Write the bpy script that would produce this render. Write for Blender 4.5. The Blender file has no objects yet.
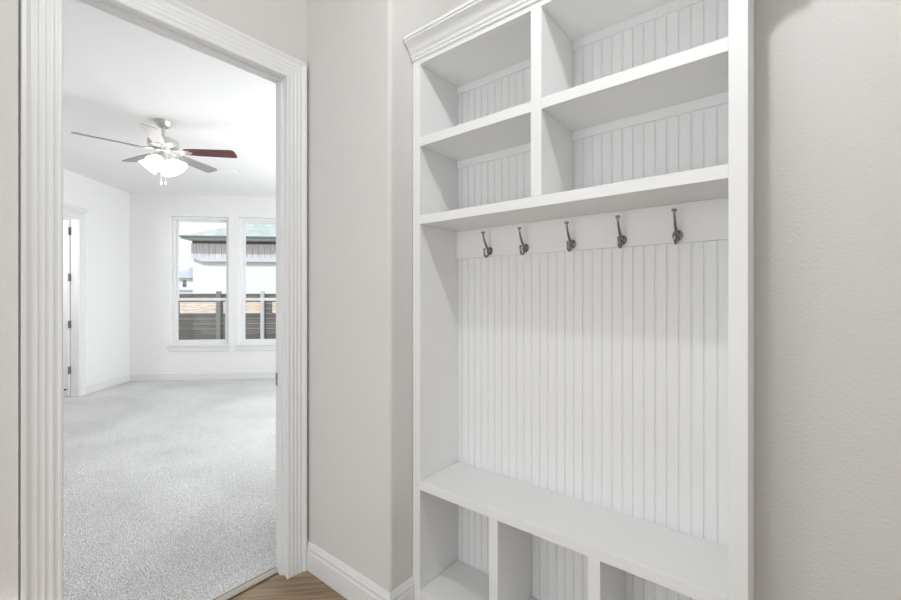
import bpy, bmesh, math, random
from math import sin, cos, pi, radians
from mathutils import Vector, Matrix
random.seed(4)
scn = bpy.context.scene
COL = scn.collection
CAM_H = 1.37
S2 = 2 ** .5 / 2

# ------------------------------------------------------------------ materials
def new_mat(name):
    m = bpy.data.materials.new(name); m.use_nodes = True
    nt = m.node_tree
    return m, nt, nt.nodes['Principled BSDF']

def plain(name, col, rough=.5, metal=0., bump=None, emit=None, coat=0., spec=.5):
    m, nt, b = new_mat(name)
    b.inputs['Base Color'].default_value = (*col, 1)
    b.inputs['Roughness'].default_value = rough
    b.inputs['Metallic'].default_value = metal
    b.inputs['Coat Weight'].default_value = coat
    b.inputs['Specular IOR Level'].default_value = spec
    if emit:
        b.inputs['Emission Color'].default_value = (*emit[0], 1)
        b.inputs['Emission Strength'].default_value = emit[1]
    if bump:
        scale, strength, dist = bump
        tc = nt.nodes.new('ShaderNodeTexCoord')
        n = nt.nodes.new('ShaderNodeTexNoise'); n.inputs['Scale'].default_value = scale
        n.inputs['Detail'].default_value = 3
        bp = nt.nodes.new('ShaderNodeBump')
        bp.inputs['Strength'].default_value = strength; bp.inputs['Distance'].default_value = dist
        nt.links.new(tc.outputs['Object'], n.inputs['Vector'])
        nt.links.new(n.outputs['Fac'], bp.inputs['Height'])
        nt.links.new(bp.outputs['Normal'], b.inputs['Normal'])
    return m

M = {}
M['hall_paint'] = plain('hall_wall_paint', (.68, .662, .638), .75, bump=(110, .42, .005))
M['room_paint'] = plain('room_wall_paint', (.87, .868, .86), .8, bump=(60, .25, .003))
M['ceiling'] = plain('ceiling_paint', (.87, .87, .865), .9, bump=(30, .2, .004))
M['trim'] = plain('white_trim_paint', (.80, .80, .795), .38)
M['cabinet'] = plain('white_cabinet_paint', (.83, .83, .82), .45)
M['vinyl'] = plain('white_window_vinyl', (.86, .87, .88), .35)
M['nickel'] = plain('brushed_nickel', (.30, .285, .265), .25, 1.)
M['dark_nickel'] = plain('dark_nickel', (.12, .115, .11), .35, 1.)
M['fan_metal'] = plain('satin_nickel_fan', (.62, .61, .59), .35, .85)
M['caulk'] = plain('shadow_gap', (.12, .12, .12), .9)
M['plastic'] = plain('white_plastic', (.88, .88, .87), .4)
M['rubber'] = plain('dark_rubber', (.04, .04, .04), .7)
M['blade_glare_grey'] = plain('grey_glare_blade', (.27, .265, .26), .4)  # window glare on glossy dark blades, painted as grey base colour
M['blade_glare_pale'] = plain('pale_glare_blade', (.68, .62, .60), .35)  # stronger glare on the front blade, painted as a pale base colour
M['metal_strip'] = plain('threshold_strip', (.50, .44, .385), .4)
M['strip_dark'] = plain('threshold_gap', (.10, .08, .065), .9)
M['shade'] = plain('frosted_glass_shade', (.95, .94, .92), .5, emit=((1, .97, .93), 2.6))

def mahogany():
    m, nt, b = new_mat('mahogany_blade')
    tc = nt.nodes.new('ShaderNodeTexCoord')
    mp = nt.nodes.new('ShaderNodeMapping'); mp.inputs['Scale'].default_value = (3, 30, 30)
    n = nt.nodes.new('ShaderNodeTexNoise'); n.inputs['Scale'].default_value = 2; n.inputs['Detail'].default_value = 5
    cr = nt.nodes.new('ShaderNodeValToRGB')
    cr.color_ramp.elements[0].position = .35; cr.color_ramp.elements[0].color = (.035, .010, .009, 1)
    cr.color_ramp.elements[1].position = .7; cr.color_ramp.elements[1].color = (.16, .045, .032, 1)
    L = nt.links
    L.new(tc.outputs['Object'], mp.inputs['Vector']); L.new(mp.outputs['Vector'], n.inputs['Vector'])
    L.new(n.outputs['Fac'], cr.inputs['Fac']); L.new(cr.outputs['Color'], b.inputs['Base Color'])
    b.inputs['Roughness'].default_value = .4
    return m
M['mahogany'] = mahogany()

def wood_floor():
    m, nt, b = new_mat('wood_plank_floor')
    L = nt.links; N = nt.nodes.new
    tc = N('ShaderNodeTexCoord')
    rot = N('ShaderNodeMapping'); rot.inputs['Rotation'].default_value = (0, 0, radians(-45))
    br = N('ShaderNodeTexBrick'); br.offset = .37
    br.inputs['Scale'].default_value = 1
    br.inputs['Brick Width'].default_value = 1.15; br.inputs['Row Height'].default_value = .15
    br.inputs['Mortar Size'].default_value = .0014; br.inputs['Mortar Smooth'].default_value = .3
    br.inputs['Color1'].default_value = (.29, .205, .13, 1); br.inputs['Color2'].default_value = (.40, .30, .20, 1)
    br.inputs['Mortar'].default_value = (.09, .055, .035, 1)
    gm = N('ShaderNodeMapping'); gm.inputs['Scale'].default_value = (2.2, 26, 1)
    ns = N('ShaderNodeTexNoise'); ns.inputs['Scale'].default_value = 1.7; ns.inputs['Detail'].default_value = 7; ns.inputs['Distortion'].default_value = .8
    cr = N('ShaderNodeValToRGB')
    cr.color_ramp.elements[0].position = .3; cr.color_ramp.elements[0].color = (.55, .5, .45, 1)
    cr.color_ramp.elements[1].position = .72; cr.color_ramp.elements[1].color = (1.35, 1.3, 1.25, 1)
    mx = N('ShaderNodeMix'); mx.data_type = 'RGBA'; mx.blend_type = 'MULTIPLY'; mx.inputs[0].default_value = 1
    L.new(tc.outputs['Object'], rot.inputs['Vector']); L.new(rot.outputs['Vector'], br.inputs['Vector'])
    L.new(rot.outputs['Vector'], gm.inputs['Vector']); L.new(gm.outputs['Vector'], ns.inputs['Vector'])
    L.new(ns.outputs['Fac'], cr.inputs['Fac'])
    L.new(br.outputs['Color'], mx.inputs[6]); L.new(cr.outputs['Color'], mx.inputs[7])
    L.new(mx.outputs[2], b.inputs['Base Color'])
    b.inputs['Roughness'].default_value = .38
    return m
M['wood_floor'] = wood_floor()

def carpet():
    m, nt, b = new_mat('grey_carpet_pile')
    L = nt.links; N = nt.nodes.new
    tc = N('ShaderNodeTexCoord')
    a = N('ShaderNodeTexNoise'); a.inputs['Scale'].default_value = 210; a.inputs['Detail'].default_value = 5; a.inputs['Roughness'].default_value = .65
    v = N('ShaderNodeTexVoronoi'); v.inputs['Scale'].default_value = 130
    big = N('ShaderNodeTexNoise'); big.inputs['Scale'].default_value = 1.6; big.inputs['Detail'].default_value = 3
    cr = N('ShaderNodeValToRGB')
    cr.color_ramp.elements[0].position = .40; cr.color_ramp.elements[0].color = (.36, .36, .355, 1)
    cr.color_ramp.elements[1].position = .56; cr.color_ramp.elements[1].color = (.92, .92, .915, 1)
    cb = N('ShaderNodeValToRGB')
    cb.color_ramp.elements[0].position = .35; cb.color_ramp.elements[0].color = (.88, .88, .88, 1)
    cb.color_ramp.elements[1].position = .65; cb.color_ramp.elements[1].color = (1.02, 1.02, 1.02, 1)
    mx = N('ShaderNodeMix'); mx.data_type = 'RGBA'; mx.blend_type = 'MULTIPLY'; mx.inputs[0].default_value = 1
    bp = N('ShaderNodeBump'); bp.inputs['Strength'].default_value = .5; bp.inputs['Distance'].default_value = .010
    for n in (a, v, big): L.new(tc.outputs['Object'], n.inputs['Vector'])
    L.new(a.outputs['Fac'], cr.inputs['Fac']); L.new(big.outputs['Fac'], cb.inputs['Fac'])
    L.new(cr.outputs['Color'], mx.inputs[6]); L.new(cb.outputs['Color'], mx.inputs[7])
    L.new(mx.outputs[2], b.inputs['Base Color'])
    L.new(v.outputs['Distance'], bp.inputs['Height']); L.new(bp.outputs['Normal'], b.inputs['Normal'])
    b.inputs['Roughness'].default_value = 1; b.inputs['Specular IOR Level'].default_value = .1
    return m
M['carpet'] = carpet()

def glass():
    m = bpy.data.materials.new('window_glass'); m.use_nodes = True
    nt = m.node_tree; nt.nodes.clear()
    o = nt.nodes.new('ShaderNodeOutputMaterial'); mix = nt.nodes.new('ShaderNodeMixShader')
    t = nt.nodes.new('ShaderNodeBsdfTransparent'); g = nt.nodes.new('ShaderNodeBsdfGlossy')
    t.inputs['Color'].default_value = (.97, .98, .98, 1); g.inputs['Roughness'].default_value = .02
    mix.inputs[0].default_value = .05
    nt.links.new(t.outputs[0], mix.inputs[1]); nt.links.new(g.outputs[0], mix.inputs[2])
    nt.links.new(mix.outputs[0], o.inputs['Surface'])
    return m
M['glass'] = glass()

def planks(name, c1, c2, row, length, mortar=(.05, .05, .05), vertical=False):
    m, nt, b = new_mat(name)
    L = nt.links; N = nt.nodes.new
    tc = N('ShaderNodeTexCoord')
    sp = N('ShaderNodeSeparateXYZ'); cb = N('ShaderNodeCombineXYZ')
    L.new(tc.outputs['Object'], sp.inputs[0])
    L.new(sp.outputs['Y' if not vertical else 'Z'], cb.inputs['X']); L.new(sp.outputs['Z' if not vertical else 'Y'], cb.inputs['Y'])
    br = N('ShaderNodeTexBrick'); br.inputs['Scale'].default_value = 1
    br.inputs['Brick Width'].default_value = length; br.inputs['Row Height'].default_value = row
    br.inputs['Mortar Size'].default_value = row * .045
    br.inputs['Color1'].default_value = (*c1, 1); br.inputs['Color2'].default_value = (*c2, 1); br.inputs['Mortar'].default_value = (*mortar, 1)
    L.new(cb.outputs[0], br.inputs['Vector'])
    ns = N('ShaderNodeTexNoise'); ns.inputs['Scale'].default_value = 3.; ns.inputs['Detail'].default_value = 5
    mp = N('ShaderNodeMapping'); mp.inputs['Scale'].default_value = (1, 1, 14) if not vertical else (14, 14, 1)
    L.new(tc.outputs['Object'], mp.inputs['Vector']); L.new(mp.outputs[0], ns.inputs['Vector'])
    cr = N('ShaderNodeValToRGB'); cr.color_ramp.elements[0].position = .3; cr.color_ramp.elements[0].color = (.7, .7, .7, 1)
    cr.color_ramp.elements[1].position = .7; cr.color_ramp.elements[1].color = (1.25, 1.25, 1.25, 1)
    L.new(ns.outputs['Fac'], cr.inputs['Fac'])
    mx = N('ShaderNodeMix'); mx.data_type = 'RGBA'; mx.blend_type = 'MULTIPLY'; mx.inputs[0].default_value = 1
    L.new(br.outputs['Color'], mx.inputs[6]); L.new(cr.outputs['Color'], mx.inputs[7])
    L.new(mx.outputs[2], b.inputs['Base Color']); b.inputs['Roughness'].default_value = .85
    return m
M['fence_old'] = planks('weathered_fence_boards', (.115, .105, .10), (.17, .16, .155), .14, 2.4)
M['fence_pale'] = planks('pale_pink_boards', (.84, .68, .58), (.90, .75, .66), .103, 1.6, (.5, .40, .34))  # pinkish boards, much paler than the rest of the fence
M['fence_post'] = plain('weathered_post', (.22, .21, .21), .9)
M['fence_post_pale'] = plain('pale_metal_post', (.60, .58, .62), .5)
M['siding'] = planks('vertical_siding', (.74, .66, .72), (.80, .72, .76), .28, 40, (.42, .40, .50), vertical=True)
M['shingle'] = planks('roof_shingles', (.43, .49, .475), (.54, .60, .58), .22, .5, (.33, .38, .37))
M['stucco'] = plain('white_stucco', (.88, .88, .89), .9)
M['soffit'] = plain('pale_soffit', (.62, .66, .66), .9)
M['gutter'] = plain('dark_gutter', (.14, .14, .17), .6)
M['beam'] = plain('dark_beam', (.09, .085, .09), .8)
M['lilac_trim'] = plain('pale_lilac_trim', (.70, .72, .84), .8)
M['far_roof'] = plain('distant_roof', (.40, .42, .50), .9)
M['grass'] = plain('dry_lawn', (.20, .22, .13), 1)
M['dark_glass'] = plain('distant_window_glass', (.10, .11, .13), .3)

# ------------------------------------------------------------------ mesh helpers
def obj(name, bm, mat, parent=None, mw=None, smooth=False, bevel=None):
    bmesh.ops.recalc_face_normals(bm, faces=bm.faces)
    me = bpy.data.meshes.new(name); bm.to_mesh(me); bm.free()
    if smooth:
        for p in me.polygons: p.use_smooth = True
    me.materials.append(M[mat] if isinstance(mat, str) else mat)
    o = bpy.data.objects.new(name, me); COL.objects.link(o)
    if parent: o.parent = parent
    if mw is not None: o.matrix_basis = mw
    if bevel:
        md = o.modifiers.new('bevel', 'BEVEL'); md.width = bevel; md.segments = 2; md.limit_method = 'ANGLE'; md.angle_limit = radians(40)
    if smooth == 'auto':
        md = o.modifiers.new('split', 'EDGE_SPLIT'); md.split_angle = radians(32)
    return o
def tag(o, label=None, cat=None, group=None, kind=None):
    if label: o['label'] = label
    if cat: o['category'] = cat
    if group: o['group'] = group
    if kind: o['kind'] = kind
    return o
def empty(name, loc=(0, 0, 0), rz=0, parent=None):
    e = bpy.data.objects.new(name, None); COL.objects.link(e)
    e.location = loc; e.rotation_euler = (0, 0, rz); e.empty_display_size = .1
    if parent: e.parent = parent
    return e
def box(bm, x0, x1, y0, y1, z0, z1):
    v = [bm.verts.new(p) for p in ((x0, y0, z0), (x1, y0, z0), (x1, y1, z0), (x0, y1, z0), (x0, y0, z1), (x1, y0, z1), (x1, y1, z1), (x0, y1, z1))]
    for f in ((0, 3, 2, 1), (4, 5, 6, 7), (0, 1, 5, 4), (1, 2, 6, 5), (2, 3, 7, 6), (3, 0, 4, 7)):
        bm.faces.new([v[i] for i in f])
    return bm
def bx(*a): return box(bmesh.new(), *a)
def loft(stations, closed=False, bm=None):
    """stations: lists of 3D points forming a closed profile each; capped unless closed"""
    bm = bm or bmesh.new()
    g = [[bm.verts.new(p) for p in s] for s in stations]
    n = len(g[0]); m = len(g)
    for i in range(m if closed else m - 1):
        a, b = g[i], g[(i + 1) % m]
        for j in range(n):
            bm.faces.new((a[j], a[(j + 1) % n], b[(j + 1) % n], b[j]))
    if not closed:
        bm.faces.new(g[0]); bm.faces.new(g[-1])
    return bm
def plan_sweep(path, profile, bm=None):
    """path: plan points; profile: (offset to the left-hand normal, z); mitred"""
    P = [Vector(p) for p in path]; st = []
    for i, p in enumerate(P):
        def nrm(a, b):
            d = (b - a).normalized(); return Vector((-d.y, d.x))
        if i == 0: n = nrm(P[0], P[1]); k = 1
        elif i == len(P) - 1: n = nrm(P[-2], P[-1]); k = 1
        else:
            n1, n2 = nrm(P[i - 1], p), nrm(p, P[i + 1]); n = (n1 + n2).normalized(); k = 1 / n.dot(n1)
        st.append([(p.x + n.x * o * k, p.y + n.y * o * k, z) for o, z in profile])
    return loft(st, bm=bm)
def lathe(profile, seg=32, center=(0, 0, 0), bm=None):
    bm = bm or bmesh.new(); cx, cy, cz = center; rings = []
    for r, z in profile:
        if r < 1e-6: rings.append([bm.verts.new((cx, cy, cz + z))])
        else: rings.append([bm.verts.new((cx + r * cos(2 * pi * i / seg), cy + r * sin(2 * pi * i / seg), cz + z)) for i in range(seg)])
    for a, b in zip(rings, rings[1:]):
        for i in range(seg):
            j = (i + 1) % seg
            if len(a) == 1 and len(b) == 1: continue
            if len(a) == 1: bm.faces.new((a[0], b[i], b[j]))
            elif len(b) == 1: bm.faces.new((a[i], b[0], a[j]))
            else: bm.faces.new((a[i], b[i], b[j], a[j]))
    for r in (rings[0], rings[-1]):
        if len(r) > 2: bm.faces.new(r)
    return bm
def tube(pts, radii, seg=10, bm=None):
    bm = bm or bmesh.new(); P = [Vector(p) for p in pts]; rings = []
    ref = Vector((1, 0, 0)) if abs((P[1] - P[0]).normalized().x) < .9 else Vector((0, 1, 0))
    for i, p in enumerate(P):
        t = (P[min(i + 1, len(P) - 1)] - P[max(i - 1, 0)]).normalized()
        s = t.cross(ref).normalized(); u = s.cross(t).normalized()
        r = radii[i] if hasattr(radii, '__len__') else radii
        rings.append([bm.verts.new(p + (s * cos(2 * pi * k / seg) + u * sin(2 * pi * k / seg)) * r) for k in range(seg)])
    for a, b in zip(rings, rings[1:]):
        for k in range(seg):
            bm.faces.new((a[k], a[(k + 1) % seg], b[(k + 1) % seg], b[k]))
    bm.faces.new(rings[0]); bm.faces.new(rings[-1])
    return bm
def smooth_path(pts, n=6):
    P = [Vector(p) for p in pts]; out = []
    for i in range(len(P) - 1):
        p0 = P[max(i - 1, 0)]; p1 = P[i]; p2 = P[i + 1]; p3 = P[min(i + 2, len(P) - 1)]
        for k in range(n):
            t = k / n
            out.append(.5 * ((2 * p1) + (-p0 + p2) * t + (2 * p0 - 5 * p1 + 4 * p2 - p3) * t * t + (-p0 + 3 * p1 - 3 * p2 + p3) * t ** 3))
    out.append(P[-1]); return out
def ball(c, r, bm=None, seg=14):
    bm = bm or bmesh.new()
    bmesh.ops.create_uvsphere(bm, u_segments=seg, v_segments=seg // 2 + 2, radius=r, matrix=Matrix.Translation(c))
    return bm
def wall_cells(us, zs, holes, t0, t1, place):
    """solid wall on a u/z grid with holes; place(u,t,z)->xyz"""
    bm = bmesh.new(); cache = {}
    def V(u, t, z):
        k = (round(u, 5), round(t, 5), round(z, 5))
        if k not in cache: cache[k] = bm.verts.new(place(u, t, z))
        return cache[k]
    def solid(i, j):
        if i < 0 or j < 0 or i >= len(us) - 1 or j >= len(zs) - 1: return False
        uc = (us[i] + us[i + 1]) / 2; zc = (zs[j] + zs[j + 1]) / 2
        return not any(h[0] < uc < h[1] and h[2] < zc < h[3] for h in holes)
    for i in range(len(us) - 1):
        for j in range(len(zs) - 1):
            if not solid(i, j): continue
            u0, u1, z0, z1 = us[i], us[i + 1], zs[j], zs[j + 1]
            for t in (t0, t1): bm.faces.new((V(u0, t, z0), V(u1, t, z0), V(u1, t, z1), V(u0, t, z1)))
            if not solid(i - 1, j): bm.faces.new((V(u0, t0, z0), V(u0, t1, z0), V(u0, t1, z1), V(u0, t0, z1)))
            if not solid(i + 1, j): bm.faces.new((V(u1, t0, z0), V(u1, t1, z0), V(u1, t1, z1), V(u1, t0, z1)))
            if not solid(i, j - 1): bm.faces.new((V(u0, t0, z0), V(u1, t0, z0), V(u1, t1, z0), V(u0, t1, z0)))
            if not solid(i, j + 1): bm.faces.new((V(u0, t0, z1), V(u1, t0, z1), V(u1, t1, z1), V(u0, t1, z1)))
    return bm
def grid(lo, hi, *cuts): return sorted({lo, hi, *cuts})
def prism(pts, z0, z1, bm=None):
    bm = bm or bmesh.new()
    a = [bm.verts.new((x, y, z0)) for x, y in pts]; b = [bm.verts.new((x, y, z1)) for x, y in pts]
    n = len(a)
    for i in range(n): bm.faces.new((a[i], a[(i + 1) % n], b[(i + 1) % n], b[i]))
    bm.faces.new(a); bm.faces.new(b); return bm
def struct(name, bm, mat, parent=None, **k):
    o = obj(name, bm, mat, parent, **k)
    if parent is None: o['kind'] = 'structure'
    return o

# room frame: local x = into the bedroom (R1), local y = along the window wall to the right (R2)
# R1=(-s,s), R2=(s,s)  -> rotation of 135 deg with mirrored y, so build points directly
def R(u, v, z=0): return (-S2 * u + S2 * v, S2 * u + S2 * v, z)
# right-handed local frame for room objects: X = R1, Y' = -R2 (rotation by +135 deg)
ROT = Matrix.Rotation(radians(135), 4, 'Z')
def rbox(u0, u1, v0, v1, z0, z1, bm=None):
    """box in room coordinates, in an object that will carry matrix ROT"""
    return box(bm or bmesh.new(), u0, u1, -v1, -v0, z0, z1)

CEIL = 3.055
XW = -1.895       # hall face of the doorway wall
XF = -2.0         # bedroom face
YS = 1.188          # short wall between doorway and cabinet
YW = 1.6          # wall the cabinet stands against
XR = -1.282       # return of the short wall

# ------------------------------------------------------------------ hall shell
struct('floor', prism([(XF + .012, -1.5), (2.6, -1.5), (2.6, 1.75), (XF + .012, 1.75)], -.10, 0), 'wood_floor')
# short wall with bullnose corner, return and long wall behind the cabinet: one drywall surface
r = .018; plan = [(XF, YS)]
for k in range(9):
    a = radians(-90 + 90 * k / 8); plan.append((XR - r + r * cos(a), YS + r + r * sin(a)))
plan += [(XR, YW), (2.6, YW), (2.6, YW + .12), (XF, YW + .12)]
struct('wall_front', prism(plan, 0, CEIL), 'hall_paint', smooth='auto')
# doorway wall
OY0, OY1, OZ = .245, 1.10, 2.46
# drywall face stops just short of the casing edges, leaving the narrow dark joints
wl = wall_cells(grid(-1.5, YS, OY0, OY1), grid(0, CEIL, OZ), [(OY0, OY1, 0, OZ)], XF, -1.908, lambda u, t, z: (t, u, z))
J0, J1, JT = (.1680, .1738), (1.1745, YS), 2.545
wl2 = wall_cells(grid(-1.5, YS, OY0, OY1, *J0, J1[0]), grid(0, CEIL, OZ, JT), [(OY0, OY1, 0, OZ), (*J0, 0, CEIL), (*J1, 0, JT)], -1.908, XW, lambda u, t, z: (t, u, z))
me_ = bpy.data.meshes.new('tmp'); wl2.to_mesh(me_); wl2.free(); wl.from_mesh(me_); bpy.data.meshes.remove(me_)
struct('wall_left', wl, 'hall_paint')
struct('wall_back', wall_cells(grid(-2.0, 2.6, -1.75, -.05), grid(0, CEIL, .1, 2.2), [(-1.75, -.05, .1, 2.2)], -1.62, -1.5, lambda u, t, z: (u, t, z)), 'hall_paint')
struct('wall_right', bx(2.6, 2.72, -1.62, YW + .12, 0, CEIL), 'hall_paint')
struct('ceiling', bx(XF, 2.72, -1.62, YW + .12, CEIL, CEIL + .1), 'ceiling')

# baseboards (hall)
BASE = [(0, .001), (.013, .001), (.013, .094), (.009, .100), (.009, .104), (.0125, .108), (.0125, .120), (.009, .127), (.009, .131), (.005, .140), (.004, .144), (0, .144)]
struct('baseboard_front', plan_sweep([(XR, 1.319), (XR, YS), (XW + .002, YS)][::1], [(o, z) for o, z in BASE]), 'trim')
struct('baseboard_right', plan_sweep([(2.598, YW), (-.076, YW)], BASE), 'trim')
struct('baseboard_left', plan_sweep([(XW, .158), (XW, -1.49)], [(o, z) for o, z in BASE]), 'trim')
# door casing, swept round the opening with mitred corners
JY0, JY1, JZ = .266, 1.082, 2.445
def casing(y0, y1, zt, xw, sgn, width=.105, z0=0.001):
    # (distance from opening edge, thickness)
    pr = [(0, 0), (0, .010), (.004, .0125), (.010, .0125), (.013, .0110), (.020, .0115), (.024, .014), (.030, .014), (.034, .0125), (.040, .0130),
          (.044, .015), (.048, .015), (.052, .0140), (.058, .0145), (.062, .017), (.067, .017), (.071, .0165), (.077, .017), (.082, .020), (.088, .024), (width, .025), (width, 0)]
    st = []
    for fy, fz in ((lambda w: y0 - w, lambda w: z0), (lambda w: y0 - w, lambda w: zt + w), (lambda w: y1 + w, lambda w: zt + w), (lambda w: y1 + w, lambda w: z0)):
        st.append([(xw + sgn * t, fy(w), fz(w)) for w, t in pr])
    return loft(st)
struct('trim_1', casing(JY0 + .006, JY1 - .006, JZ - .006, XW, 1, .0975), 'trim')
struct('trim_2', casing(JY0 - .004, JY1 + .004, JZ + .004, XF, -1, .092), 'trim')
# jamb with stop
jb = bmesh.new()
jp = [(XF - .002, 0), (XW + .002, 0), (XW + .002, -.018), (XF - .002, -.018)]
jprof = [(XW + .002, 0), (-1.932, 0), (-1.934, .011), (-1.966, .011), (-1.968, 0), (XF - .002, 0), (XF - .002, -.016), (XW + .002, -.016)]
st = []
for fy, fz in ((lambda w: JY0 + w, lambda w: 0.001), (lambda w: JY0 + w, lambda w: JZ - w), (lambda w: JY1 - w, lambda w: JZ - w), (lambda w: JY1 - w, lambda w: 0.001)):
    st.append([(x, fy(w), fz(w)) for x, w in jprof])
jamb = struct('trim_3', loft(st), 'trim')
o = obj('strike_plate', bx(-1.998, -1.972, 1.0775, 1.0800, .925, .990), 'nickel', jamb)
o['label'] = 'small dark nickel strike plate'
# threshold strip between wood and carpet
tp = [(-2.004, 0.0005), (-2.004, .009), (-1.999, .012), (-1.985, .0135), (-1.972, .012), (-1.966, .007), (-1.966, .0005)]
th = loft([[(x, y, z) for x, z in tp] for y in (JY0 + .002, JY1 - .002)])
o = struct('trim_4', th, 'metal_strip')
obj('strip_edge', bx(-2.010, -2.0045, JY0 + .002, JY1 - .002, .0045, .0085), 'strip_dark', o)
obj('strip_edge', bx(-1.9655, -1.961, JY0 + .002, JY1 - .002, .0005, .004), 'strip_dark', o)

# ------------------------------------------------------------------ storage cabinet
YC = 1.32
cab = empty('hall_storage_bench', (-.68, YC, 0))
tag(cab, 'tall white built-in storage bench with upper shelves, hooks, beadboard back and lower shoe bays', 'storage bench')
def part(name, bm, mat='cabinet', smooth=False, bevel=.0012, parent=None, label=None):
    bmesh.ops.translate(bm, verts=bm.verts, vec=(.68, -YC, 0))
    o = obj(name, bm, mat, parent or cab, smooth=smooth, bevel=bevel)
    if label: o['label'] = label
    return o
XL0, XL1, XR0, XR1 = -1.280, -1.236, -.1195, -.078
ZB0, ZB1, ZA0, ZA1, ZT = 1.685, 1.7225, 2.022, 2.060, 2.378
YB = 1.59
part('side_panel', bx(XL0 + .001, XL1, YC + .02, YW - .001, 0, 2.47))
part('side_panel', bx(XR0, XR1 - .001, YC + .02, YW - .001, 0, 2.47))
part('stile', bx(XL0 + .001, XL1 + .0012, YC, YC + .0198, 0, 2.40))
part('stile', bx(XR0 - .0012, XR1, YC, YC + .0198, 0, 2.40))
part('shelf', bx(XL1 + .0013, XR0 - .0013, YC + .0004, YB, ZB0, ZB1))
DX0, DX1 = -.7028, -.6615
part('shelf', bx(XL1 + .0013, DX0 - .0001, YC + .0008, YB, ZA0, ZA1))
part('shelf', bx(DX1 + .0001, XR0 - .0013, YC + .0008, YB, ZA0, ZA1))
part('divider', bx(DX0, DX1, YC + .0004, YB, ZB1 + .0002, ZT - .0002))
part('top_panel', bx(XL1 + .0002, XR0 - .0002, YC + .02, YB, ZT, ZT + .03))
part('top_rail', bx(XL1 + .0013, XR0 - .0013, YC, YC + .0196, ZT, 2.47))
part('bench_seat', bx(XL1 + .0013, XR0 - .0013, YC - .0006, YB, .536, .5755))
for a, b in ((-.8785, -.8400), (-.4990, -.4590)):
    part('divider', bx(a, b, YC + .0006, YB, .1052, .5358))
part('bottom_panel', bx(XL1 + .0013, XR0 - .0013, YC + .0006, YB, .080, .105))
part('toe_rail', bx(XL1 + .0013, XR0 - .0013, YC + .001, YC + .02, 0.001, .0798))
# beadboard back: V grooves every 37 mm with a bead beside each
xs = [(XL1 + .0002, 0.)]; k = 0; g0 = -1.1749 - .037
while True:
    c = g0 + .037 * k; k += 1
    if c > XR0 - .006: break
    if c < XL1 + .004: continue
    xs += [(c - .0013, 0), (c - .0006, .0028), (c + .0006, .0028), (c + .0013, .0003), (c + .0028, -.0003), (c + .0044, .0002), (c + .0048, .0008), (c + .0052, .0008), (c + .0056, 0)]
xs.append((XR0 - .0002, 0.))
prof = [(x, YB + d) for x, d in xs] + [(XR0 - .0002, YW - .0005), (XL1 + .0002, YW - .0005)]
part('back_panel', prism(prof, .02, ZT + .01), bevel=None)
part('hook_rail', bx(XL1 + .0004, XR0 - .0004, YB - .016, YB + .001, 1.553, ZB0 - .0002))
for z0, z1 in ((ZA0 - .034, ZA0 - .0002), (ZT - .034, ZT - .0002)):
    for x0, x1 in ((XL1 + .0004, DX0 - .0004), (DX1 + .0004, XR0 - .0004)):
        part('cleat', bx(x0, x1, YB - .010, YB + .001, z0, z1))
# crown moulding along the front with a return at the right end
cp = [(0, 2.398), (.006, 2.398), (.008, 2.403), (.008, 2.408), (.012, 2.411), (.014, 2.417), (.014, 2.421), (.017, 2.424), (.022, 2.430), (.028, 2.440), (.036, 2.450), (.046, 2.457), (.054, 2.462), (.054, 2.468), (.059, 2.471), (.059, 2.482), (0, 2.482)]
part('crown_moulding', plan_sweep([(XL0 + .002, YC), (XR1, YC), (XR1, YW - .001)][::-1], cp), bevel=None)
# coat hooks
def coat_hook(x):
    h = empty('coat_hook', (x + .68, YB - .016 - YC, 1.577), parent=cab)
    h['label'] = 'dark brushed nickel double coat hook'
    pl = lathe([(0, 0), (.0160, 0), (.0168, .0018), (.0155, .0040), (.0125, .0044), (.0115, .0034), (.0095, .0034), (.008, .0065), (0, .0078)], 24)
    bmesh.ops.rotate(pl, verts=pl.verts, matrix=Matrix.Rotation(radians(90), 3, 'X'))
    bmesh.ops.scale(pl, verts=pl.verts, vec=(1, 1, 1.08))
    obj('base_plate', pl, 'nickel', h, smooth=True)
    up = smooth_path([(0, -.004, -.002), (0, -.016, .006), (0, -.031, .023), (0, -.044, .044), (0, -.0515, .062), (0, -.054, .074)], 5)
    n = len(up); bm = tube(up, [.0064 - .0022 * min(1, i / n * 1.6) for i in range(n)], 12)
    lathe([(0, 0), (.005, .001), (.0080, .004), (.0086, .0075), (.0068, .010), (0, .0105)], 18, (0, -.054, .071), bm)
    obj('hat_hook', bm, 'nickel', h, smooth=True)
    lo = smooth_path([(0, -.004, -.004), (0, -.012, -.016), (0, -.022, -.026), (0, -.033, -.028), (0, -.042, -.020), (0, -.045, -.008), (0, -.043, .002)], 5)
    n = len(lo); bm = tube(lo, [.0058 - .0022 * i / n for i in range(n)], 12)
    ball((0, -.043, .004), .0058, bm)
    obj('lower_hook', bm, 'nickel', h, smooth=True)
for x in (-1.042, -.861, -.656, -.466, -.287): coat_hook(x)

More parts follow.
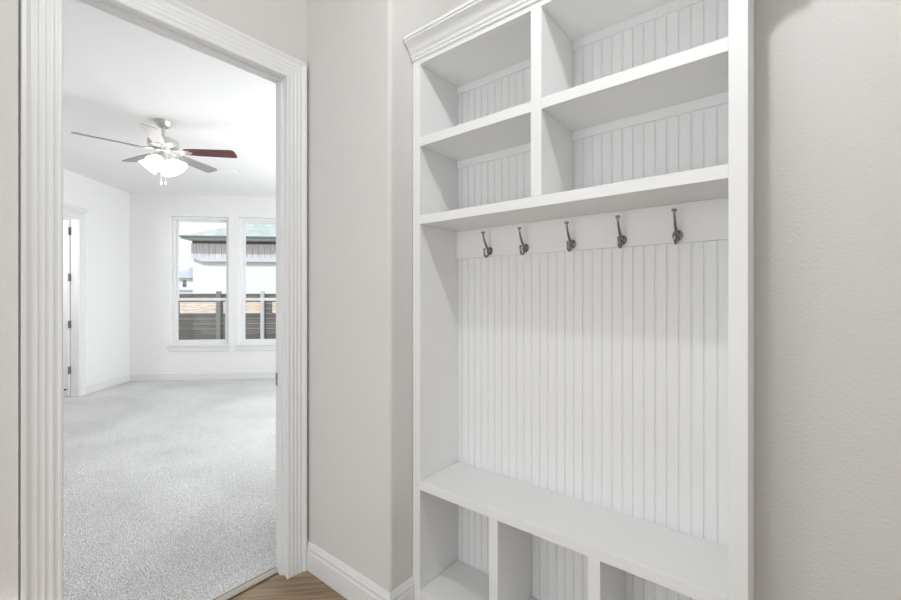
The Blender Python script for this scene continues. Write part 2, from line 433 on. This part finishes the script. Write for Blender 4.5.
# ------------------------------------------------------------------ bedroom shell
UD, VL, VR, UB = 7.293, -4.467, -.40, .98
pts_room = [R(UD, VL), R(UD, VR), R(VR + 2.8285 + .0, VR), R(UB, UB - 2.8285), R(UB, VL)]
poly = [(p[0], p[1]) for p in pts_room]
struct('floor_bedroom', prism(poly[:2] + [(XF - .002, poly[2][1]), (XF - .002, poly[3][1])] + poly[4:], -.10, .006), 'carpet')
struct('ceiling_bedroom', prism([R(UD + .15, VL - .15)[:2], R(UD + .15, VR + .15)[:2], R(VR + 2.95, VR + .15)[:2], R(UB - .15, UB - 2.98)[:2], R(UB - .15, VL - .15)[:2]][::1], CEIL, CEIL + .1), 'ceiling')
WIN = [(-3.845, -2.936), (-2.780, -1.871)]; WZ0, WZ1 = .580, 2.700
holes = [(a, b, WZ0, WZ1) for a, b in WIN]
struct('wall_bedroom_windows', wall_cells(grid(VL - .12, VR + .12, *[c for w in WIN for c in w]), grid(0, CEIL, WZ0, WZ1), holes, UD, UD + .16, lambda u, t, z: R(t, u, z)), 'room_paint')
DU0, DU1, DZ = 5.40, 6.245, 2.452   # bedroom side door opening
struct('wall_bedroom_left', wall_cells(grid(UB - .12, UD, DU0, DU1), grid(0, CEIL, DZ), [(DU0, DU1, 0, DZ)], VL - .12, VL, lambda u, t, z: R(u, t, z)), 'room_paint')
RW = (3.2, 6.6, .5, 2.6)
struct('wall_bedroom_right', wall_cells(grid(VR + 2.83, UD, RW[0], RW[1]), grid(0, CEIL, RW[2], RW[3]), [RW], VR, VR + .12, lambda u, t, z: R(u, t, z)), 'room_paint')
struct('wall_bedroom_back', wall_cells(grid(VL - .12, UB - 2.83), grid(0, CEIL), [], UB - .12, UB, lambda u, t, z: R(t, u, z)), 'room_paint')
# walls beyond the doorway wall inside the bedroom (continue its plane)
struct('wall_bedroom_corner', prism([(XF - .001, 1.21), (XF - .001, 1.40), (-1.95, 1.42), (-1.95, 1.21)], 0, CEIL), 'room_paint')
# closet behind the side door
def rprism(pts, z0, z1): return prism([R(*p)[:2] for p in pts], z0, z1)
clo = rprism([(4.9, -6.0), (4.9, VL - .12), (4.8, VL - .12), (4.8, -6.1), (6.9, -6.1), (6.9, VL - .12), (6.8, VL - .12), (6.8, -6.0)], 0, CEIL)
struct('wall_closet', clo, 'room_paint')
struct('floor_closet', rprism([(4.8, -6.1), (6.9, -6.1), (6.9, VL - .0), (4.8, VL - .0)], -.1, .0055), 'carpet')
struct('ceiling_closet', rprism([(4.8, -6.1), (6.9, -6.1), (6.9, VL - .16), (4.8, VL - .16)], CEIL, CEIL + .1), 'ceiling')

# bedroom baseboards (sweep offset to the left of travel = into the room)
RB = [(0, .007), (.014, .007), (.014, .105), (.010, .112), (.010, .124), (.004, .135), (0, .135)]
def rpath(*p): return [R(*q)[:2] for q in p]
struct('baseboard_bedroom_windows', plan_sweep(rpath((UD, VR), (UD, VL), (6.345, VL)), RB), 'trim')

# side door: jamb, casing with cap, leaf swung away, hinges, stop
def rloft(st): return loft([[R(*p) for p in s] for s in st])
cpr = [(0, 0), (0, .010), (.006, .014), (.016, .011), (.030, .012), (.045, .016), (.060, .013), (.078, .021), (.095, .021), (.095, 0)]
sts = []
for fu, fz in ((lambda w: DU0 + .012 - w, lambda w: .007), (lambda w: DU0 + .012 - w, lambda w: DZ - .012 + w), (lambda w: DU1 - .012 + w, lambda w: DZ - .012 + w), (lambda w: DU1 - .012 + w, lambda w: .007)):
    sts.append([(fu(w), VL + t, fz(w)) for w, t in cpr])
tr = struct('trim_5', rloft(sts), 'trim')
hp = [(.0, 2.538), (.022, 2.538), (.026, 2.546), (.030, 2.566), (.046, 2.582), (.046, 2.594), (0, 2.594)]
cap = rloft([[(u, VL + o, z) for o, z in hp] for u in (DU0 - .11, DU1 + .11)])
obj('header_cap', cap, 'trim', tr)
jst = []
jpf = [(VL + .002, 0), (VL - .095, 0), (VL - .095, -.017), (VL + .002, -.017)]
for fu, fz in ((lambda w: DU0 + .018 + w, lambda w: .007), (lambda w: DU0 + .018 + w, lambda w: DZ - .018 - w), (lambda w: DU1 - .018 - w, lambda w: DZ - .018 - w), (lambda w: DU1 - .018 - w, lambda w: .007)):
    jst.append([(fu(w), v, fz(w)) for v, w in jpf])
struct('trim_6', rloft(jst), 'trim')
# leaf opened about 90 degrees into the closet side
door = empty('door_1', R(DU1 - .004, VL - .098, 0), radians(135)); door['kind'] = 'structure'
# local frame: x = R1, y = -R2 (away through the wall)
leaf = bx(-.040, -.002, .004, .80, .014, 2.415)
obj('door_leaf', leaf, 'trim', door, bevel=.002)
for z0, z1 in ((.22, .95), (1.12, 2.25)):
    pf = bmesh.new()
    for (a, b, c, d) in ((.12, .135, z0, z1), (.67, .685, z0, z1), (.135, .67, z0, z0 + .015), (.135, .67, z1 - .015, z1)):
        box(pf, -.046, -.0402, a, b, c, d)
    obj('panel_moulding', pf, 'trim', door)
for z in (2.269, 1.637, .996, .369):
    hb = bmesh.new()
    box(hb, -.040, -.004, .0005, .0038, z - .05, z + .05)
    tube([(-.044, .001, z - .052), (-.044, .001, z + .052)], .007, 10, hb)
    o = obj('hinge', hb, 'nickel', door); o['label'] = 'satin nickel door hinge'
hb = bmesh.new()
hb = tube([(-.046, .02, .115), (-.075, .02, .115)], .006, 10); tube([(-.075, .02, .115), (-.088, .02, .115)], .011, 12, hb)
obj('door_stop', hb, 'rubber', door)

# windows: single hung, white
def window(i, a, b):
    w = empty('window_%d' % i, R(UD + .055, (a + b) / 2, WZ0), radians(135)); w['kind'] = 'structure'
    hw = (b - a) / 2 - .001; H = WZ1 - WZ0 - .001
    def ring(x0, x1, hw0, z0, z1, t, tb=None, tt=None):
        tb = tb or t; tt = tt or t
        bm = bmesh.new()
        box(bm, x0, x1, -hw0, -hw0 + t, z0, z1); box(bm, x0, x1, hw0 - t, hw0, z0, z1)
        box(bm, x0, x1, -hw0 + t, hw0 - t, z0, z0 + tb); box(bm, x0, x1, -hw0 + t, hw0 - t, z1 - tt, z1)
        return bm
    obj('window_frame', ring(.0, .085, hw, .001, H, .038), 'vinyl', w, bevel=.002)
    mid = 1.330 - WZ0
    up = obj('upper_sash', ring(.045, .075, hw - .0385, mid - .02, H - .0385, .036, .04), 'vinyl', w, bevel=.002)
    lo = obj('lower_sash', ring(.010, .040, hw - .0385, .0395, mid + .025, .040, .036, .045), 'vinyl', w, bevel=.002)
    obj('pane', bx(.058, .062, -hw + .070, hw - .070, mid + .015, H - .070), 'glass', up)
    obj('pane', bx(.023, .027, -hw + .074, hw - .074, .070, mid - .018), 'glass', lo)
    # stool and apron
    obj('window_sill', bx(-.085, -.0555, -hw - .036, hw + .034, -.026, -.001), 'trim', w, bevel=.004)
    obj('sill_board', bx(-.0555, .0, -hw + .001, hw - .001, -.0005, .006), 'trim', w)
    obj('apron', bx(-.072, -.0555, -hw - .024, hw + .022, -.106, -.0262), 'trim', w, bevel=.003)
window(1, *WIN[0]); window(2, *WIN[1])

# wall outlet below the window
out = empty('wall_outlet', R(UD - .0005, -4.11, .406), radians(135))
tag(out, 'white duplex wall outlet low on the far wall left of the windows', 'outlet')
obj('cover_plate', bx(-.006, 0, -.036, .036, -.058, .058), 'plastic', out, bevel=.002)
for z in (-.022, .022): obj('socket', bx(-.008, -.0062, -.016, .016, z - .014, z + .014), 'plastic', out, bevel=.002)

# ceiling register
reg = empty('ceiling_vent', R(5.90, -2.455, CEIL), radians(135))
tag(reg, 'small white rectangular air vent on the bedroom ceiling past the fan', 'vent')
fr = bmesh.new()
box(fr, -.09, .09, -.17, -.145, -.008, 0); box(fr, -.09, .09, .145, .17, -.008, 0); box(fr, -.09, -.065, -.145, .145, -.008, 0); box(fr, .065, .09, -.145, .145, -.008, 0)
obj('vent_frame', fr, 'plastic', reg)
for k in range(6):
    x = -.055 + k * .022
    sl = loft([[(x - .007, y, -.002), (x + .005, y, -.012), (x + .007, y, -.011), (x - .005, y, -.001)] for y in (-.145, .145)])
    obj('louver', sl, 'plastic', reg)
obj('vent_back', bx(-.065, .065, -.145, .145, -.0008, -.0002), 'beam', reg)

# ------------------------------------------------------------------ ceiling fan
FW = Vector((-sin(radians(38.9)), cos(radians(38.9)), 0)); RT = Vector((cos(radians(38.9)), sin(radians(38.9)), 0))
fc = FW * 4.003 + RT * (-2.756)
fan = empty('ceiling_fan', (fc.x, fc.y, CEIL))
tag(fan, 'five-blade ceiling fan with a lit frosted light kit hanging from the bedroom ceiling', 'ceiling fan')
obj('canopy', lathe([(0, -.001), (.070, -.001), (.072, -.007), (.064, -.03), (.050, -.050), (.036, -.060), (.022, -.063), (0, -.068)], 40), 'fan_metal', fan, smooth='auto')
obj('downrod', lathe([(0, -.06), (.0125, -.06), (.0125, -.155), (.022, -.157), (.024, -.172), (0, -.172)], 24), 'fan_metal', fan, smooth='auto')
obj('motor_housing', lathe([(0, -.160), (.05, -.163), (.085, -.170), (.122, -.184), (.128, -.194), (.128, -.232), (.122, -.246), (.10, -.256), (.085, -.262), (0, -.262)], 48), 'fan_metal', fan, smooth='auto')
obj('switch_housing', lathe([(0, -.262), (.07, -.262), (.074, -.272), (.070, -.292), (.050, -.302), (.046, -.385), (.058, -.392), (.03, -.41), (0, -.412)], 40), 'fan_metal', fan, smooth='auto')
TH0 = 223.98 - 38.9 + 180 - 180   # measured in (lateral, depth) axes; converted below
def dirv(th):  # th in lateral/depth plane
    a = radians(th); return RT * cos(a) + FW * sin(a)
ZBL = 2.770 - CEIL
mats = ['blade_glare_grey', 'blade_glare_pale', 'mahogany', 'blade_glare_grey', 'blade_glare_grey']
labs = [None, 'blade nearest the camera, window glare painted into its pale colour', 'dark red mahogany-faced blade', None, None]
for k in range(5):
    th = 223.98 + 72 * k
    dv = dirv(th); ang = math.atan2(dv.y, dv.x)
    # local x outward
    pitch = radians(-13)
    out2 = [(.20, -.048), (.30, -.058), (.62, -.068), (.640, -.064), (.650, -.054), (.656, -.03), (.656, .03), (.650, .054), (.640, .064), (.62, .068), (.30, .058), (.20, .048), (.185, .03), (.185, -.03)]
    bm = prism(out2, -.0035, .0035)
    mw = Matrix.Rotation(ang, 4, 'Z') @ Matrix.Rotation(pitch, 4, 'X'); mw.translation = (0, 0, ZBL)
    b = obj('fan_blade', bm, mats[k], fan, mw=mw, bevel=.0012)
    if labs[k]: b['label'] = labs[k]
    # bracket
    br = tube([(.075, 0, .012), (.12, 0, .008), (.17, 0, -.003)], [.012, .010, .010], 10)
    box(br, .15, .185, -.035, .035, -.010, -.0042); box(br, .185, .255, -.012, .012, -.009, -.0042)
    box(br, .185, .235, -.034, -.022, -.009, -.0042); box(br, .185, .235, .022, .034, -.009, -.0042)
    obj('blade_bracket', br, 'fan_metal', b)
# light kit: four bell shades
for k in range(4):
    a = math.atan2(-FW.y, -FW.x) + radians(90 * k + 8)
    arm = tube(smooth_path([(0, 0, -.375), (.05 * cos(a), .05 * sin(a), -.385), (.09 * cos(a), .09 * sin(a), -.377)], 4), .009, 10)
    ar = obj('light_arm', arm, 'fan_metal', fan, smooth=True)
    sh = lathe([(.018, 0), (.030, -.006), (.048, -.03), (.064, -.062), (.078, -.095), (.084, -.108), (.081, -.108), (.060, -.064), (.044, -.032), (.024, -.010), (.014, -.006)], 36)
    mw = Matrix.Rotation(a, 4, 'Z') @ Matrix.Rotation(radians(-44), 4, 'Y'); mw.translation = (.066 * cos(a), .066 * sin(a), -.372)
    s = obj('lamp_shade', sh, 'shade', fan, mw=mw, smooth=True)
    bl = ball((0, 0, -.055), .030); obj('bulb', bl, 'shade', s, smooth=True)
for dx in (-.022, .022):
    v = RT * dx
    ch = tube([(v.x, v.y, -.40), (v.x, v.y, -.575)], .0014, 8)
    c = obj('pull_chain', ch, 'plastic', fan)
    obj('chain_fob', lathe([(0, 0), (.006, -.006), (.008, -.02), (.005, -.032), (0, -.034)], 14, (v.x, v.y, -.575)), 'plastic', c, smooth=True)

# ------------------------------------------------------------------ outside
gr = struct('ground', rprism([(UD + .3, -40), (60, -40), (60, 25), (UD + .3, 25)], -.35, -.25), 'grass')
# fence
fe = empty('board_fence', R(12.3, -4.5, -.25), radians(135))
tag(fe, 'weathered grey horizontal board fence with a strip of pale pinkish boards behind the windows', 'fence')
z = .02
while z + .135 < 1.78:
    obj('board', bx(0, .03, -6, 7, z, z + .135), 'fence_old', fe)
    z += .1415
def fy(v): return -(v + 4.5)      # world R2 -> fence local y
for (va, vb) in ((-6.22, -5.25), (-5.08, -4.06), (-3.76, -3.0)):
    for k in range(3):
        obj('pale_board', bx(-.03, -.002, fy(vb), fy(va), 1.17 + .104 * k, 1.17 + .104 * k + .098), 'fence_pale', fe)
for v, wd, mt in ((-5.18, .11, 'fence_post'), (-4.01, .09, 'fence_post_pale'), (-7.4, .1, 'fence_post'), (-2.8, .09, 'fence_post')):
    obj('post', bx(-.12, -.031, fy(v) - wd / 2, fy(v) + wd / 2, 0, 1.78), mt, fe)

# neighbour house
ho = empty('neighbour_house', R(20, -5, -.25), radians(135))
tag(ho, 'white neighbouring house with a hipped green-grey roof and lilac siding band', 'house')
def hy(v): return -(v + 5)
def hz(z): return z + .25
obj('house_wall', bx(.9, 8.9, hy(4), hy(-10.02), 0, hz(4.0)), 'stucco', ho)
# hip roof
rf = bmesh.new()
e = [(0, hy(-10.15), hz(4.14)), (0, hy(5), hz(4.14)), (9.9, hy(5), hz(4.14)), (9.9, hy(-10.15), hz(4.14))]
rg = [(4.95, hy(-10.15) - 4.95, hz(6.35)), (4.95, hy(5) + 4.95, hz(6.35))]
vs = [rf.verts.new(p) for p in e + rg]
for f in ((0, 1, 5, 4), (2, 3, 4, 5), (3, 0, 4), (1, 2, 5), (0, 3, 2, 1)): rf.faces.new([vs[i] for i in f])
obj('roof', rf, 'shingle', ho)
obj('gutter', bx(-.06, .06, hy(5), hy(-10.17), hz(4.07), hz(4.15)), 'gutter', ho)
obj('soffit', bx(.06, .9, hy(5), hy(-10.12), hz(4.02), hz(4.07)), 'soffit', ho)
obj('frieze_board', bx(.80, .899, hy(4), hy(-10.0), hz(3.88), hz(4.015)), 'beam', ho)
sb = loft([[(x, hy(-10.0), hz(3.879)), (x, hy(-10.0), hz(3.21)), (x, hy(-9.55), hz(3.04)), (x, hy(4), hz(3.04)), (x, hy(4), hz(3.879))] for x in (.70, .899)])
obj('siding_band', sb, 'siding', ho)
obj('siding_trim', bx(.68, .6999, hy(4), hy(-9.6), hz(3.04), hz(3.22)), 'lilac_trim', ho)
# distant house
fh = empty('distant_house', R(32, -17, -.25), radians(135))
tag(fh, 'small distant white house with a lilac-grey roof left of the neighbouring house', 'house')
def gy(v): return -(v + 17)
obj('house_wall', bx(.3, 6, gy(-8.3), gy(-17.7), 0, 3.02), 'stucco', fh)
rf = bmesh.new()
e = [(0, gy(-8), 3.0), (0, gy(-18), 3.0), (6.3, gy(-18), 3.0), (6.3, gy(-8), 3.0)]
rg = [(3.1, gy(-8) + 4.2, 4.9), (3.1, gy(-18) - 4.2, 4.9)]
vs = [rf.verts.new(p) for p in e + rg]
for f in ((0, 1, 5, 4), (2, 3, 4, 5), (3, 0, 4), (1, 2, 5), (0, 3, 2, 1)): rf.faces.new([vs[i] for i in f])
obj('roof', rf, 'far_roof', fh)
obj('window', bx(.26, .299, gy(-15.93), gy(-16.16), 2.35, 2.85), 'dark_glass', fh)
obj('wall_band', bx(.24, .299, gy(-8.3), gy(-17.7), 2.0, 2.15), 'far_roof', fh)

# ------------------------------------------------------------------ lights
def area(name, loc, rot, sx, sy, power, col=(1, 1, 1), spread=None):
    l = bpy.data.lights.new(name, 'AREA'); l.shape = 'RECTANGLE'; l.size = sx; l.size_y = sy; l.energy = power; l.color = col
    o = bpy.data.objects.new(name, l); COL.objects.link(o); o.location = loc; o.rotation_euler = rot
    return o
def point(name, loc, power, rad, col=(1, 1, 1)):
    l = bpy.data.lights.new(name, 'POINT'); l.energy = power; l.shadow_soft_size = rad; l.color = col
    o = bpy.data.objects.new(name, l); COL.objects.link(o); o.location = loc; return o
# hall: ceiling lamp ahead of the camera, added soft fill from behind and from the right
point('hall_lamp_light', (-.18, .57, 2.985), 34, .026, (.955, .98, 1))
area('back_fill', (-.9, -1.56, 1.15), (radians(90), 0, 0), 1.6, 2.0, 18, (.93, .965, 1))  # added fill behind the camera, stands in for a window
area('right_fill', (2.55, -.35, 1.15), (0, radians(90), 0), 2.0, 1.9, 15, (.93, .965, 1))  # added fill in front of the closed right wall
point('closet_fill', R(5.05, -5.0, 2.2), 24, .15)  # unseen fill added to brighten the open door leaf and jamb
# hall ceiling lamp fitting
cl = empty('ceiling_lamp', (-.18, .57, CEIL)); tag(cl, 'small white flush lampholder on the hall ceiling in front of the cabinet', 'lamp')
obj('lamp_base', lathe([(0, -.001), (.06, -.001), (.058, -.012), (.03, -.02), (0, -.02)], 32), 'plastic', cl, smooth='auto')
# bedroom: added fill at the unseen right wall, fan light
ra = area('bedroom_side_fill', R(4.9, VR + .08, 1.55), (0, 0, 0), 3.3, 2.0, 65, (.975, .985, 1))  # added fill panel in the unseen wall opening, brightens the bedroom
ra.rotation_euler = Vector((S2, S2, 0)).to_track_quat('Z', 'Y').to_euler()
point('fan_light', (fc.x, fc.y, CEIL - .60), 2, .12, (1, .97, .93))
sun = bpy.data.lights.new('sun', 'SUN'); sun.energy = 2.2; sun.angle = radians(2)
so = bpy.data.objects.new('sun', sun); COL.objects.link(so)
so.rotation_euler = Vector((.45, -.75, .75)).to_track_quat('Z', 'Y').to_euler()

w = bpy.data.worlds.new('sky'); scn.world = w; w.use_nodes = True
bg = w.node_tree.nodes['Background']; bg.inputs['Color'].default_value = (.93, .965, 1, 1); bg.inputs['Strength'].default_value = 1.25

# ------------------------------------------------------------------ camera
cam = bpy.data.cameras.new('camera'); co = bpy.data.objects.new('camera', cam); COL.objects.link(co)
co.location = (0, 0, CAM_H); co.rotation_euler = (radians(90), 0, radians(38.9))
cam.sensor_width = 36; cam.lens = 417 / 901 * 36; cam.shift_y = -3 / 901; cam.clip_start = .02; cam.clip_end = 200
scn.camera = co
scn.view_settings.view_transform = 'Standard'; scn.view_settings.look = 'None'
scn.view_settings.gamma = 1; scn.view_settings.exposure = 0; scn.view_settings.use_curve_mapping = False
